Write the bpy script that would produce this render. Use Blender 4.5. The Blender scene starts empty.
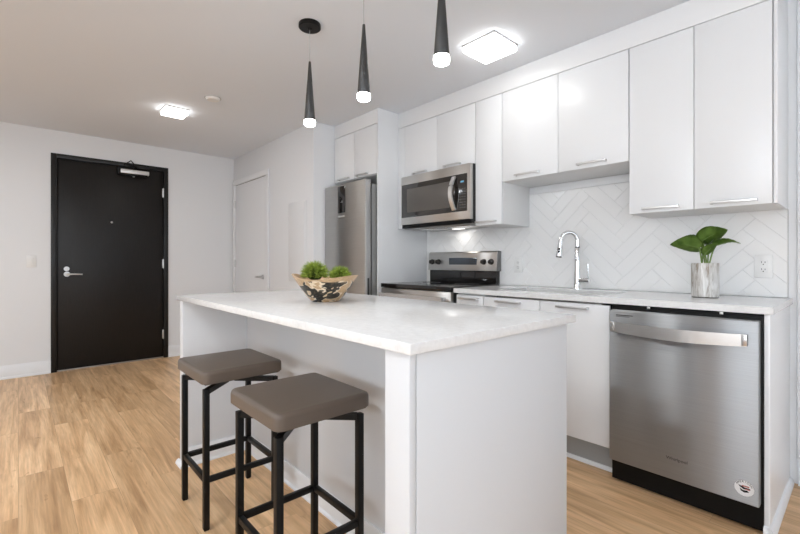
import bpy, bmesh, math, random
from mathutils import Vector, Matrix
random.seed(7)
C = bpy.context.scene.collection
S = bpy.context.scene
PI = math.pi

# ------------------------------------------------------------------ camera, world, daylight, exposure
cam = bpy.data.objects.new('camera', bpy.data.cameras.new('camera'))
C.objects.link(cam)
cam.location = (0, 0, 1.094)
cam.rotation_euler = (PI/2, 0, PI/2 - 0.734)
cam.data.sensor_width = 36
cam.data.lens = 36*423.13/800
cam.data.shift_y = -0.00615
cam.data.clip_start = 0.02
S.camera = cam
S.view_settings.view_transform = 'Standard'
S.view_settings.look = 'None'
S.view_settings.gamma = 1
S.view_settings.use_curve_mapping = False
S.view_settings.exposure = 0.12

w = bpy.data.worlds.new('world'); S.world = w; w.use_nodes = True
bgn = w.node_tree.nodes['Background']
bgn.inputs[0].default_value = (0.80, 0.89, 1.0, 1); bgn.inputs[1].default_value = 1.2

def area(name, loc, rot, sx, sy, power, col):
    l = bpy.data.lights.new(name, 'AREA'); l.shape = 'RECTANGLE'; l.size = sx; l.size_y = sy
    l.energy = power; l.color = col
    o = bpy.data.objects.new(name, l); C.objects.link(o); o.location = loc; o.rotation_euler = rot
    return o
# daylight from the right window; front fill through an added, unseen window
area('daylight_window_right', (3.62, -0.2, 1.35), (0, PI/2+0.80, 0), 2.1, 3.6, 42, (0.86, 0.93, 1.0))
area('fill_light_front', (1.0, -3.12, 1.35), (PI/2+0.90, 0, 0), 3.0, 2.1, 140, (0.90, 0.95, 1.0))

# ------------------------------------------------------------------ helpers
class B:
    """collects shapes into one mesh"""
    def __init__(self): self.bm = bmesh.new()
    def _new(self, vs, fs):
        v = [self.bm.verts.new(p) for p in vs]
        return v, [self.bm.faces.new([v[i] for i in f]) for f in fs]
    def box(self, x0, x1, y0, y1, z0, z1, bev=0.0015, seg=2):
        if x0 > x1: x0, x1 = x1, x0
        if y0 > y1: y0, y1 = y1, y0
        if z0 > z1: z0, z1 = z1, z0
        t = bmesh.new()
        bmesh.ops.create_cube(t, size=1)
        for v in t.verts:
            v.co = Vector(((x0+x1)/2+v.co.x*(x1-x0), (y0+y1)/2+v.co.y*(y1-y0), (z0+z1)/2+v.co.z*(z1-z0)))
        bev = min(bev, 0.45*min(x1-x0, y1-y0, z1-z0))
        if bev > 0:
            bmesh.ops.bevel(t, geom=t.edges[:], offset=bev, segments=seg, affect='EDGES', profile=0.5)
        self.merge(t)
        return self
    def merge(self, t, mat=None):
        if mat is not None: bmesh.ops.transform(t, matrix=mat, verts=t.verts)
        m = bpy.data.meshes.new('tmp'); t.to_mesh(m); t.free()
        self.bm.from_mesh(m); bpy.data.meshes.remove(m)
        return self
    def prism(self, pts, axis, a, b, bev=0.0):
        """closed 2D outline extruded along axis from a to b"""
        def P(p, h):
            return {'x': (h, p[0], p[1]), 'y': (p[0], h, p[1]), 'z': (p[0], p[1], h)}[axis]
        t = bmesh.new(); n = len(pts)
        v0 = [t.verts.new(P(p, a)) for p in pts]; v1 = [t.verts.new(P(p, b)) for p in pts]
        t.faces.new(v0); t.faces.new(v1[::-1])
        for i in range(n): t.faces.new([v0[i], v1[i], v1[(i+1) % n], v0[(i+1) % n]])
        bmesh.ops.recalc_face_normals(t, faces=t.faces[:])
        if bev > 0: bmesh.ops.bevel(t, geom=t.edges[:], offset=bev, segments=2, affect='EDGES', profile=0.5)
        return self.merge(t)
    def lathe(self, prof, c, axis='z', n=40, dirv=None):
        """prof: list of (r, h) revolved about an axis through c"""
        t = bmesh.new(); rings = []
        for r, h in prof:
            if r < 1e-6: rings.append([t.verts.new((0, 0, h))])
            else: rings.append([t.verts.new((r*math.cos(2*PI*i/n), r*math.sin(2*PI*i/n), h)) for i in range(n)])
        for a, b in zip(rings[:-1], rings[1:]):
            for i in range(n):
                j = (i+1) % n
                if len(a) == 1 and len(b) == 1: continue
                if len(a) == 1: t.faces.new([a[0], b[i], b[j]])
                elif len(b) == 1: t.faces.new([a[i], b[0], a[j]])
                else: t.faces.new([a[i], b[i], b[j], a[j]])
        bmesh.ops.recalc_face_normals(t, faces=t.faces[:])
        d = Vector(dirv) if dirv else {'x': Vector((1, 0, 0)), 'y': Vector((0, 1, 0)), 'z': Vector((0, 0, 1))}[axis]
        q = Vector((0, 0, 1)).rotation_difference(d.normalized())
        return self.merge(t, Matrix.Translation(Vector(c)) @ q.to_matrix().to_4x4())
    def cyl(self, a, b, r, r2=None, n=24, ch=0.0008):
        a = Vector(a); b = Vector(b); L = (b-a).length; r2 = r if r2 is None else r2
        return self.lathe([(0, 0), (r-ch, 0), (r, ch), (r2, L-ch), (r2-ch, L), (0, L)], a, dirv=(b-a), n=n)
    def tube(self, pts, r, n=12, rect=None):
        """swept tube (round, or rect=(w,h)) along points"""
        pts = [Vector(p) for p in pts]; t = bmesh.new(); rings = []
        up = Vector((0, 0, 1))
        for i, p in enumerate(pts):
            d = (pts[min(i+1, len(pts)-1)]-pts[max(i-1, 0)]).normalized()
            u = up if abs(d.dot(up)) < 0.95 else Vector((0, 1, 0))
            s = d.cross(u).normalized(); q = s.cross(d).normalized()
            rr = r[i] if isinstance(r, (list, tuple)) else r
            if rect:
                w_, h_ = rect
                rings.append([t.verts.new(p+s*a*w_/2+q*b*h_/2) for a, b in ((-1, -1), (1, -1), (1, 1), (-1, 1))])
            else:
                rings.append([t.verts.new(p+(s*math.cos(2*PI*k/n)+q*math.sin(2*PI*k/n))*rr) for k in range(n)])
        m = len(rings[0])
        for a, b in zip(rings[:-1], rings[1:]):
            for k in range(m): t.faces.new([a[k], b[k], b[(k+1) % m], a[(k+1) % m]])
        t.faces.new(rings[0][::-1]); t.faces.new(rings[-1])
        bmesh.ops.recalc_face_normals(t, faces=t.faces[:])
        return self.merge(t)

def wloc(o):
    v = Vector((0, 0, 0))
    while o is not None: v += o.location; o = o.parent
    return v

def obj(name, b, m, parent=None, base=None, sharp=0.6):
    bm = b.bm
    if parent is None:
        if base is None:
            xs = [v.co.x for v in bm.verts]; ys = [v.co.y for v in bm.verts]; zs = [v.co.z for v in bm.verts]
            base = ((min(xs)+max(xs))/2, (min(ys)+max(ys))/2, min(zs))
        org = Vector(base)
    else:
        org = wloc(parent)
    uv = bm.loops.layers.uv.new('UVMap')
    bm.normal_update()
    for f in bm.faces:
        f.smooth = True
        n = f.normal
        for l in f.loops:
            c = l.vert.co
            if abs(n.z) > 0.7: l[uv].uv = (c.x, c.y)
            elif abs(n.x) > abs(n.y): l[uv].uv = (c.y, c.z)
            else: l[uv].uv = (c.x, c.z)
    for e in bm.edges:
        if len(e.link_faces) == 2 and e.calc_face_angle(0) > sharp: e.smooth = False
    bmesh.ops.translate(bm, vec=-org, verts=bm.verts)
    me = bpy.data.meshes.new(name); bm.to_mesh(me); bm.free()
    me.materials.append(m)
    o = bpy.data.objects.new(name, me); C.objects.link(o)
    if parent is None: o.location = org
    else: o.parent = parent
    return o

def tag(o, label=None, cat=None, group=None, kind=None):
    if label: o['label'] = label
    if cat: o['category'] = cat
    if group: o['group'] = group
    if kind: o['kind'] = kind
    return o
def thing(name, label, cat, loc, group=None):
    o = bpy.data.objects.new(name, None); C.objects.link(o); o.location = loc
    o.empty_display_size = 0.1
    return tag(o, label, cat, group)
def struct(name, b, m, parent=None, label=None, cat='wall'):
    o = obj(name, b, m, parent)
    if parent is None: tag(o, label, cat, None, 'structure')
    return o
def dup(root, loc, label=None, rz=0):
    def rec(o, p):
        c = o.copy(); C.objects.link(c); c.parent = p
        for ch in o.children: rec(ch, c)
        return c
    r = rec(root, None); r.location = loc; r.rotation_euler = (0, 0, rz)
    if label: r['label'] = label
    return r
def text(s, size, depth=0.0004, align='CENTER'):
    """text as a mesh lying in the xz plane, facing -y, centred on the origin"""
    cu = bpy.data.curves.new('text', 'FONT'); cu.body = s; cu.size = size; cu.extrude = depth
    cu.align_x = align; cu.align_y = 'CENTER'; cu.resolution_u = 3
    o = bpy.data.objects.new('text', cu); C.objects.link(o)
    dg = bpy.context.evaluated_depsgraph_get()
    me = bpy.data.meshes.new_from_object(o.evaluated_get(dg))
    t = bmesh.new(); t.from_mesh(me)
    bpy.data.meshes.remove(me); bpy.data.objects.remove(o); bpy.data.curves.remove(cu)
    bmesh.ops.transform(t, matrix=Matrix.Rotation(PI/2, 4, 'X'), verts=t.verts)
    return t

# ------------------------------------------------------------------ materials
def mat(name, col, rough=0.5, metal=0.0, spec=0.5, coat=0.0, emit=None, es=0.0, ior=1.5, trans=0.0):
    m = bpy.data.materials.new(name); m.use_nodes = True
    p = m.node_tree.nodes['Principled BSDF']
    p.inputs['Base Color'].default_value = (*col, 1)
    p.inputs['Roughness'].default_value = rough
    p.inputs['Metallic'].default_value = metal
    p.inputs['Specular IOR Level'].default_value = spec
    p.inputs['Coat Weight'].default_value = coat
    p.inputs['IOR'].default_value = ior
    p.inputs['Transmission Weight'].default_value = trans
    if emit: p.inputs['Emission Color'].default_value = (*emit, 1); p.inputs['Emission Strength'].default_value = es
    return m
class N:
    def __init__(self, m): self.t = m.node_tree; self.p = self.t.nodes['Principled BSDF']
    def n(self, typ, **k):
        x = self.t.nodes.new(typ)
        for a, b in k.items():
            if a.startswith('i_'):
                key = a[2:]; key = int(key) if key.isdigit() else key.replace('_', ' ')
                x.inputs[key].default_value = b
            else: setattr(x, a, b)
        return x
    def l(self, a, b): self.t.links.new(a, b)
    def pos(self, scale=(1, 1, 1), obj_space=False, rot=(0, 0, 0)):
        g = self.n('ShaderNodeTexCoord') if obj_space else self.n('ShaderNodeNewGeometry')
        mp = self.n('ShaderNodeMapping'); mp.inputs['Scale'].default_value = scale; mp.inputs['Rotation'].default_value = rot
        self.l(g.outputs['Object' if obj_space else 'Position'], mp.inputs['Vector'])
        return mp.outputs[0]
    def noise(self, vec, scale, detail=4, rough=0.5, dist=0.0):
        x = self.n('ShaderNodeTexNoise'); x.inputs['Scale'].default_value = scale; x.inputs['Detail'].default_value = detail
        x.inputs['Roughness'].default_value = rough; x.inputs['Distortion'].default_value = dist
        self.l(vec, x.inputs['Vector']); return x.outputs[0]
    def ramp(self, fac, stops, interp='LINEAR'):
        r = self.n('ShaderNodeValToRGB'); r.color_ramp.interpolation = interp
        e = r.color_ramp.elements
        while len(e) < len(stops): e.new(0.5)
        for k, (p_, c_) in enumerate(stops): e[k].position = p_; e[k].color = (*c_, 1) if len(c_) == 3 else c_
        self.l(fac, r.inputs[0]); return r.outputs[0]
    def mix(self, fac, a, b, mode='MIX'):
        x = self.n('ShaderNodeMix', data_type='RGBA', blend_type=mode)
        for s, v in ((0, fac), (6, a), (7, b)):
            if isinstance(v, (int, float)): x.inputs[s].default_value = v
            elif isinstance(v, tuple): x.inputs[s].default_value = (*v, 1)
            else: self.l(v, x.inputs[s])
        return x.outputs[2]
    def bump(self, h, strength, dist=0.001):
        b = self.n('ShaderNodeBump'); b.inputs['Strength'].default_value = strength; b.inputs['Distance'].default_value = dist
        self.l(h, b.inputs['Height']); self.l(b.outputs[0], self.p.inputs['Normal'])

def paint(name, col, rough=0.6, spec=0.3):
    m = mat(name, col, rough, spec=spec); k = N(m)
    h = k.noise(k.pos(), 260, 3); k.bump(h, 0.06, 0.0006)
    return m
M = {}
M['wall'] = paint('wall_paint', (0.79, 0.80, 0.815))
M['ceiling'] = paint('ceiling_paint', (0.80, 0.84, 0.895), 0.85, 0.2)
M['trim'] = mat('trim_paint', (0.81, 0.82, 0.835), 0.35)
M['cabinet'] = mat('cabinet_white', (0.81, 0.82, 0.832), 0.30, spec=0.45)
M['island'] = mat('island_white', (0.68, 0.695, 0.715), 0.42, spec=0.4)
M['carcass'] = mat('carcass_white', (0.78, 0.78, 0.775), 0.5)
M['kick'] = mat('toe_kick_grey', (0.36, 0.37, 0.37), 0.45)
M['tile'] = mat('tile_glaze', (0.86, 0.86, 0.855), 0.12, spec=0.5)
k = N(M['tile']); k.bump(k.noise(k.pos(), 9, 2), 0.12, 0.004)
M['grout'] = mat('grout', (0.80, 0.80, 0.795), 0.7)
M['black_metal'] = mat('black_metal', (0.007, 0.007, 0.007), 0.42, spec=0.22)
M['black'] = mat('black_plastic', (0.006, 0.006, 0.006), 0.5, spec=0.15)
M['black_glass'] = mat('black_glass', (0.010, 0.009, 0.009), 0.06, spec=0.6)
M['chrome'] = mat('chrome', (0.82, 0.83, 0.84), 0.08, 1.0)
M['nickel'] = mat('satin_nickel', (0.66, 0.66, 0.66), 0.36, 1.0)
M['alu'] = mat('closer_aluminium', (0.72, 0.71, 0.70), 0.4, 0.8)
M['plastic'] = mat('white_plastic', (0.82, 0.82, 0.81), 0.35)
M['slot'] = mat('dark_slot', (0.03, 0.03, 0.03), 0.6)
M['knob'] = mat('knob_dark', (0.025, 0.022, 0.02), 0.3)
M['glow'] = mat('lamp_diffuser', (0.9, 0.9, 0.9), 0.5, emit=(1.0, 0.985, 0.96), es=7.0)
M['bulb'] = mat('pendant_glow', (0.9, 0.9, 0.9), 0.5, emit=(1.0, 0.985, 0.96), es=22.0)
M['glass'] = mat('window_glass', (1, 1, 1), 0.0, trans=1.0, ior=1.1)
M['display'] = mat('display_blue', (0.01, 0.02, 0.03), 0.2, emit=(0.25, 0.65, 0.95), es=0.5)
M['display_dim'] = mat('display_panel', (0.06, 0.075, 0.095), 0.12)
M['sticker'] = mat('sticker_white', (0.75, 0.75, 0.75), 0.5)
M['sticker_red'] = mat('sticker_red', (0.40, 0.12, 0.10), 0.5)
M['logo'] = mat('logo_grey', (0.035, 0.035, 0.035), 0.4)

def steel(name, col, rough=0.30, aniso=0.75, rot=0.25):
    m = mat(name, col, rough, 1.0); k = N(m)
    k.p.inputs['Anisotropic'].default_value = aniso
    k.p.inputs['Anisotropic Rotation'].default_value = rot
    tg = k.n('ShaderNodeTangent', direction_type='UV_MAP'); tg.uv_map = 'UVMap'
    k.l(tg.outputs[0], k.p.inputs['Tangent'])
    h = k.noise(k.pos((1.5, 1.5, 420), True), 3, 3, 0.6)
    c = k.ramp(h, [(0.3, tuple(x*0.90 for x in col)), (0.7, tuple(min(1, x*1.08) for x in col))])
    k.l(c, k.p.inputs['Base Color'])
    return m
M['steel'] = steel('stainless_steel', (0.38, 0.395, 0.41), 0.38, 1.0, 0.25)
M['steel_fridge'] = steel('fridge_steel', (0.58, 0.57, 0.55), 0.44, 0.95, 0.25)
M['steel_smooth'] = mat('handle_steel', (0.60, 0.595, 0.59), 0.27, 1.0)
M['steel_warm'] = steel('appliance_steel', (0.62, 0.60, 0.575), 0.33, 0.85, 0.25)

# black stained oak entry door
m = M['door'] = mat('black_door_veneer', (0.012, 0.010, 0.009), 0.38, spec=0.32); k = N(m)
h = k.noise(k.pos((1, 26, 0.9)), 9, 5, 0.6, 0.4)
k.l(k.ramp(h, [(0.3, (0.005, 0.0045, 0.0042)), (0.75, (0.013, 0.011, 0.010))]), k.p.inputs['Base Color'])
k.bump(h, 0.18, 0.001)
M['door_frame'] = mat('black_frame_paint', (0.011, 0.0105, 0.0105), 0.36, spec=0.35)

# quartz worktop
m = M['quartz'] = mat('quartz', (0.8, 0.8, 0.8), 0.16, spec=0.5); k = N(m)
v = k.pos()
n1 = k.noise(v, 3.2, 8, 0.62, 1.3); n2 = k.noise(v, 46, 4, 0.7)
veins = k.ramp(n1, [(0.0, (0, 0, 0)), (0.455, (0, 0, 0)), (0.495, (1, 1, 1)), (0.535, (0, 0, 0)), (1.0, (0, 0, 0))])
base = k.ramp(n2, [(0.3, (0.73, 0.73, 0.728)), (0.65, (0.80, 0.80, 0.798))])
vm = k.n('ShaderNodeMath', operation='MULTIPLY'); k.l(veins, vm.inputs[0]); vm.inputs[1].default_value = 0.16
k.l(k.mix(vm.outputs[0], base, (0.60, 0.60, 0.60)), k.p.inputs['Base Color'])

# oak plank floor, boards run along x
m = M['floor'] = mat('oak_planks', (0.5, 0.33, 0.18), 0.38, spec=0.4); k = N(m)
v = k.pos((1, 1, 1))
br = k.n('ShaderNodeTexBrick'); br.offset = 0.37; br.offset_frequency = 2; br.squash = 1.0
br.inputs['Color1'].default_value = (0, 0, 0, 1); br.inputs['Color2'].default_value = (1, 1, 1, 1); br.inputs['Mortar'].default_value = (0.5, 0.5, 0.5, 1)
br.inputs['Scale'].default_value = 1; br.inputs['Brick Width'].default_value = 1.22; br.inputs['Row Height'].default_value = 0.18
br.inputs['Mortar Size'].default_value = 0.0008; br.inputs['Mortar Smooth'].default_value = 0.3
k.l(v, br.inputs['Vector'])
# every board gets its own piece of grain
off = k.n('ShaderNodeVectorMath', operation='SCALE'); k.l(br.outputs['Color'], off.inputs[0]); off.inputs['Scale'].default_value = 37.0
add = k.n('ShaderNodeVectorMath', operation='ADD'); k.l(v, add.inputs[0]); k.l(off.outputs[0], add.inputs[1])
def mp(vec, sc):
    q = k.n('ShaderNodeMapping'); q.inputs['Scale'].default_value = sc; k.l(vec, q.inputs['Vector']); return q.outputs[0]
g1 = k.noise(mp(add.outputs[0], (0.75, 9.0, 1)), 2.0, 5, 0.55, 0.6)
g2 = k.noise(mp(add.outputs[0], (2.2, 55, 1)), 2.2, 5, 0.6, 0.3)
g3 = k.noise(mp(add.outputs[0], (2.0, 7.0, 1)), 2.3, 3, 0.5, 1.6)
c1 = k.ramp(g1, [(0.28, (0.49, 0.285, 0.140)), (0.5, (0.72, 0.460, 0.250)), (0.72, (0.90, 0.620, 0.365))])
c2 = k.mix(0.42, c1, k.ramp(g2, [(0.3, (0.55, 0.55, 0.55)), (0.65, (1.12, 1.12, 1.12))]), 'MULTIPLY')
kn = k.ramp(g3, [(0.0, (1, 1, 1)), (0.66, (1, 1, 1)), (0.76, (0.62, 0.55, 0.50)), (1.0, (0.5, 0.42, 0.36))])
c3 = k.mix(0.7, c2, kn, 'MULTIPLY')
tint = k.ramp(br.outputs['Color'], [(0.0, (0.86, 0.84, 0.81)), (1.0, (1.10, 1.10, 1.10))])
c4 = k.mix(1.0, c3, tint, 'MULTIPLY')
c5 = k.mix(br.outputs['Fac'], c4, (0.40, 0.25, 0.14))
k.l(c5, k.p.inputs['Base Color'])
k.bump(g2, 0.10, 0.0008)

# leather seats
m = M['leather'] = mat('taupe_leather', (0.126, 0.099, 0.079), 0.40, spec=0.45); k = N(m)
vo = k.n('ShaderNodeTexVoronoi'); vo.inputs['Scale'].default_value = 420; k.l(k.pos((1, 1, 1), True), vo.inputs['Vector'])
k.bump(vo.outputs['Distance'], 0.12, 0.0006)
# bowl: pale wood with charred resin pockets
m = M['bowl'] = mat('bowl_wood', (0.5, 0.33, 0.2), 0.28, spec=0.5); k = N(m)
v = k.pos((1, 1, 2.4), True)
n1 = k.noise(v, 8.5, 2.5, 0.5, 0.9); n2 = k.noise(v, 70, 4, 0.6, 0.6)
woods = k.ramp(n2, [(0.3, (0.42, 0.26, 0.13)), (0.7, (0.62, 0.43, 0.25))])
dark = k.ramp(n2, [(0.50, (0.012, 0.011, 0.009)), (0.66, (0.10, 0.075, 0.04))])
c_ = k.mix(k.ramp(n1, [(0.42, (0, 0, 0)), (0.435, (1, 1, 1))]), woods, (0.78, 0.64, 0.46))
c_ = k.mix(k.ramp(n1, [(0.455, (0, 0, 0)), (0.465, (1, 1, 1))]), c_, dark)
c_ = k.mix(k.ramp(n1, [(0.60, (0, 0, 0)), (0.612, (1, 1, 1))]), c_, (0.66, 0.50, 0.32))
# the wooden lip stays pale
tc = k.n('ShaderNodeTexCoord'); sp_ = k.n('ShaderNodeSeparateXYZ'); k.l(tc.outputs['Object'], sp_.inputs[0])
ad = k.n('ShaderNodeMath', operation='MULTIPLY_ADD'); k.l(n1, ad.inputs[0]); ad.inputs[1].default_value = 0.10; k.l(sp_.outputs[2], ad.inputs[2])
c_ = k.mix(k.ramp(ad.outputs[0], [(0.140, (0, 0, 0)), (0.143, (1, 1, 1))]), c_, woods)
k.l(c_, k.p.inputs['Base Color'])
def leafmat(name, a, b, sc, rough=0.4):
    m = mat(name, a, rough, spec=0.4); k = N(m)
    k.l(k.ramp(k.noise(k.pos((1, 1, 1), True), sc, 3), [(0.35, a), (0.65, b)]), k.p.inputs['Base Color'])
    return m
M['grass'] = leafmat('grass_blades', (0.14, 0.22, 0.018), (0.40, 0.50, 0.085), 60, 0.55)
M['leaf'] = leafmat('leaf_green', (0.085, 0.17, 0.022), (0.19, 0.31, 0.06), 26, 0.33)
M['core'] = mat('grass_core', (0.03, 0.06, 0.01), 0.8)
M['stem'] = mat('stem_green', (0.16, 0.25, 0.06), 0.45)
m = M['pot'] = mat('antiqued_silver_glass', (0.6, 0.58, 0.55), 0.45, 0.1, spec=0.5); k = N(m)
h = k.noise(k.pos((4, 4, 0.5), True), 14, 6, 0.7, 0.8)
k.l(k.ramp(h, [(0.38, (0.30, 0.25, 0.20)), (0.47, (0.52, 0.50, 0.47)), (0.62, (0.74, 0.73, 0.71))]), k.p.inputs['Base Color'])
k.bump(k.noise(k.pos((30, 30, 1.5), True), 6, 2), 0.25, 0.002)
M['soil'] = mat('moss_soil', (0.05, 0.04, 0.025), 0.9)

# ------------------------------------------------------------------ room shell
XD, YC, YW, ZC = -5.414, 2.036, 2.853, 2.402     # door wall, closet wall, kitchen wall, ceiling
XR, YF = 3.5, -3.0                               # window walls behind the camera
XA = -3.458                                      # end of the closet wall (fridge alcove)
struct('floor', B().box(XD-0.3, XR+0.3, YF-0.3, YW+0.2, -0.12, 0, 0), M['floor'], label='light oak plank floor running through the room', cat='floor')
struct('ceiling', B().box(XD-0.3, XR+0.3, YF-0.3, YW+0.2, ZC, ZC+0.15, 0), M['ceiling'], label='flat white painted ceiling over the kitchen', cat='ceiling')
DY0, DY1, DZ = 0.238, 1.282, 2.174
b = B().box(XD-0.15, XD, YF-0.15, DY0+0.01, 0, ZC, 0).box(XD-0.15, XD, DY1-0.01, YW+0.15, 0, ZC, 0).box(XD-0.15, XD, DY0+0.01, DY1-0.01, DZ-0.01, ZC, 0)
struct('wall_left', b, M['wall'], label='white wall around the black entry door', cat='wall')
struct('wall_closet', B().box(XD, XA, YC, YW, 0, ZC, 0.002), M['wall'], label='white wall holding the white closet door left of the fridge', cat='wall')
struct('wall_back', B().box(XD-0.15, XR+0.15, YW, YW+0.15, 0, ZC, 0), M['wall'], label='white wall behind the kitchen cabinets and tiles', cat='wall')
# window walls (behind the camera)
wy0, wy1, wz0, wz1 = -2.05, 1.65, 0.28, 2.25
b = B().box(XR, XR+0.15, YF-0.15, wy0, 0, ZC, 0).box(XR, XR+0.15, wy1, YW, 0, ZC, 0).box(XR, XR+0.15, wy0, wy1, 0, wz0, 0).box(XR, XR+0.15, wy0, wy1, wz1, ZC, 0)
struct('wall_right', b, M['wall'], label='white living room wall with a wide window, behind the camera', cat='wall')
vx0, vx1 = -0.60, 2.60
b = B().box(XD, vx0, YF-0.15, YF, 0, ZC, 0).box(vx1, XR, YF-0.15, YF, 0, ZC, 0).box(vx0, vx1, YF-0.15, YF, 0, wz0, 0).box(vx0, vx1, YF-0.15, YF, wz1, ZC, 0)
struct('wall_front', b, M['wall'], label='white living room wall facing the kitchen, behind the camera', cat='wall')
def window(name, axis, a0, a1, c, n=3, s=0.05):
    f = B(); g = B()
    def bx(bb, p, q, z0, z1, d0, d1):
        if axis == 'y': bb.box(c+d0, c+d1, p, q, z0, z1, 0.002)
        else: bb.box(p, q, c+d0, c+d1, z0, z1, 0.002)
    bx(f, a0, a1, wz0, wz0+s, -0.03, 0.03); bx(f, a0, a1, wz1-s, wz1, -0.03, 0.03)
    for i in range(n+1):
        p = a0+(a1-a0)*i/n; p0 = min(max(p-s/2, a0), a1-s)
        bx(f, p0, p0+s, wz0+s, wz1-s, -0.03, 0.03)
    o = struct(name, f, M['trim'], label='unseen white framed window behind the camera', cat='window')
    for i in range(n):
        g = B(); p = a0+(a1-a0)*i/n; q = a0+(a1-a0)*(i+1)/n
        bx(g, p+s/2, q-s/2, wz0+s, wz1-s, -0.003, 0.003)
        struct('pane', g, M['glass'], o)
window('window_1', 'y', wy0, wy1, XR+0.06)
window('fill_window', 'x', vx0, vx1, YF-0.06)  # added unseen window, carries the front fill light

# baseboards
def baseboard(name, axis, a0, a1, c, sgn, label, h=0.125):
    """profile runs along axis, fixed to the plane c, stands out towards sgn"""
    pr = [(0, 0), (0.022, 0), (0.022, 0.012), (0.014, 0.022), (0.014, h-0.022), (0.008, h-0.012), (0.006, h), (0, h)]
    pts = [(c+sgn*p, z) for p, z in pr]
    b = B()
    b.prism(pts, 'y' if axis == 'y' else 'x', a0, a1)
    return struct(name, b, M['trim'], label=label, cat='baseboard')
baseboard('baseboard_left', 'y', YF, DY0, XD, 1, 'white baseboard left of the entry door')
baseboard('baseboard_entry', 'y', DY1, YC, XD, 1, 'white baseboard right of the entry door')
baseboard('baseboard_closet', 'x', -4.36, XA, YC, -1, 'white baseboard along the closet wall')
baseboard('baseboard_back', 'x', -0.232, XR, YW, -1, 'white baseboard right of the dishwasher panel')
# vertical casing right of the kitchen
struct('trim_1', B().box(-0.236, -0.165, YW-0.016, YW, 0.125, ZC, 0.003), M['trim'], label='white vertical casing at the right end of the kitchen', cat='trim')

# ------------------------------------------------------------------ entry door
d = struct('door_1', B().box(XD-0.06, XD-0.015, DY0+0.048, DY1-0.046, 0.012, DZ-0.045, 0.002), M['door'], label='tall black entry door in a black steel frame', cat='door')
f = B()
f.box(XD-0.12, XD+0.014, DY0, DY0+0.046, 0, DZ, 0.002).box(XD-0.12, XD+0.014, DY1-0.044, DY1, 0, DZ, 0.002)
f.box(XD-0.12, XD+0.014, DY0+0.046, DY1-0.044, DZ-0.042, DZ, 0.002)
f.box(XD-0.10, XD-0.062, DY0+0.046, DY0+0.062, 0, DZ-0.042, 0.001).box(XD-0.10, XD-0.062, DY1-0.06, DY1-0.044, 0, DZ-0.042, 0.001)
struct('door_frame', f, M['door_frame'], d)
struct('threshold', B().box(XD-0.12, XD-0.002, DY0+0.046, DY1-0.044, 0, 0.010, 0.002), mat('threshold_metal', (0.42, 0.38, 0.34), 0.4, 0.6), d)
XF = XD-0.015
h = struct('door_handle', B().cyl((XF, 0.365, 0.972), (XF+0.009, 0.365, 0.972), 0.026, n=32).cyl((XF+0.009, 0.365, 0.972), (XF+0.05, 0.365, 0.972), 0.009)
           .tube([(XF+0.050, 0.358, 0.972), (XF+0.052, 0.40, 0.972), (XF+0.052, 0.45, 0.971), (XF+0.050, 0.488, 0.969)], [0.0095, 0.009, 0.008, 0.007]), M['nickel'], d)
struct('deadbolt', B().cyl((XF, 0.362, 1.026), (XF+0.014, 0.362, 1.026), 0.023, n=32).box(XF+0.014, XF+0.026, 0.358, 0.366, 1.012, 1.040, 0.002), M['nickel'], d)
struct('peephole', B().lathe([(0, 0.006), (0.006, 0.006), (0.009, 0.004), (0.011, 0), (0, 0)], (XF, 0.743, 1.520), 'x', 20), M['nickel'], d)
for z in (1.886, 1.075, 0.270):
    hb = B().cyl((XD+0.002, DY1-0.046, z-0.052), (XD+0.002, DY1-0.046, z+0.052), 0.0058, n=14)
    hb.box(XD-0.014, XD-0.002, DY1-0.058, DY1-0.046, z-0.050, z+0.050, 0.001)
    struct('hinge', hb, M['nickel'], d)
c = struct('door_closer', B().box(XF, XF+0.055, 0.815, 1.085, 2.056, 2.100, 0.006), M['alu'], d)
struct('closer_arm', B().box(XF+0.005, XF+0.050, 0.792, 0.820, 2.040, 2.104, 0.003)
       .box(XF+0.010, XF+0.048, 0.82, 1.07, 2.038, 2.057, 0.003)
       .tube([(XF+0.045, 0.935, 2.098), (XF+0.075, 0.955, 2.125), (XF+0.10, 0.925, 2.150), (XD+0.03, 0.90, 2.162)], 0.006, rect=(0.022, 0.008))
       .tube([(XD+0.02, 0.855, 2.150), (XD+0.06, 0.905, 2.192), (XD+0.02, 0.955, 2.150)], 0.006, rect=(0.012, 0.010)), M['black_metal'], c)
struct('closer_screw', B().cyl((XF+0.03, 0.94, 2.024), (XF+0.03, 0.94, 2.032), 0.011), M['nickel'], c)

# light switch beside the entry door
t = thing('light_switch', 'white light switch plate on the wall left of the black entry door', 'light switch', (XD, 0.095, 1.10))
obj('switch_plate', B().box(XD, XD+0.006, 0.058, 0.130, 1.042, 1.158, 0.002), M['plastic'], t)
obj('rocker', B().box(XD+0.006, XD+0.010, 0.078, 0.110, 1.067, 1.133, 0.0015), M['plastic'], t)

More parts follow.
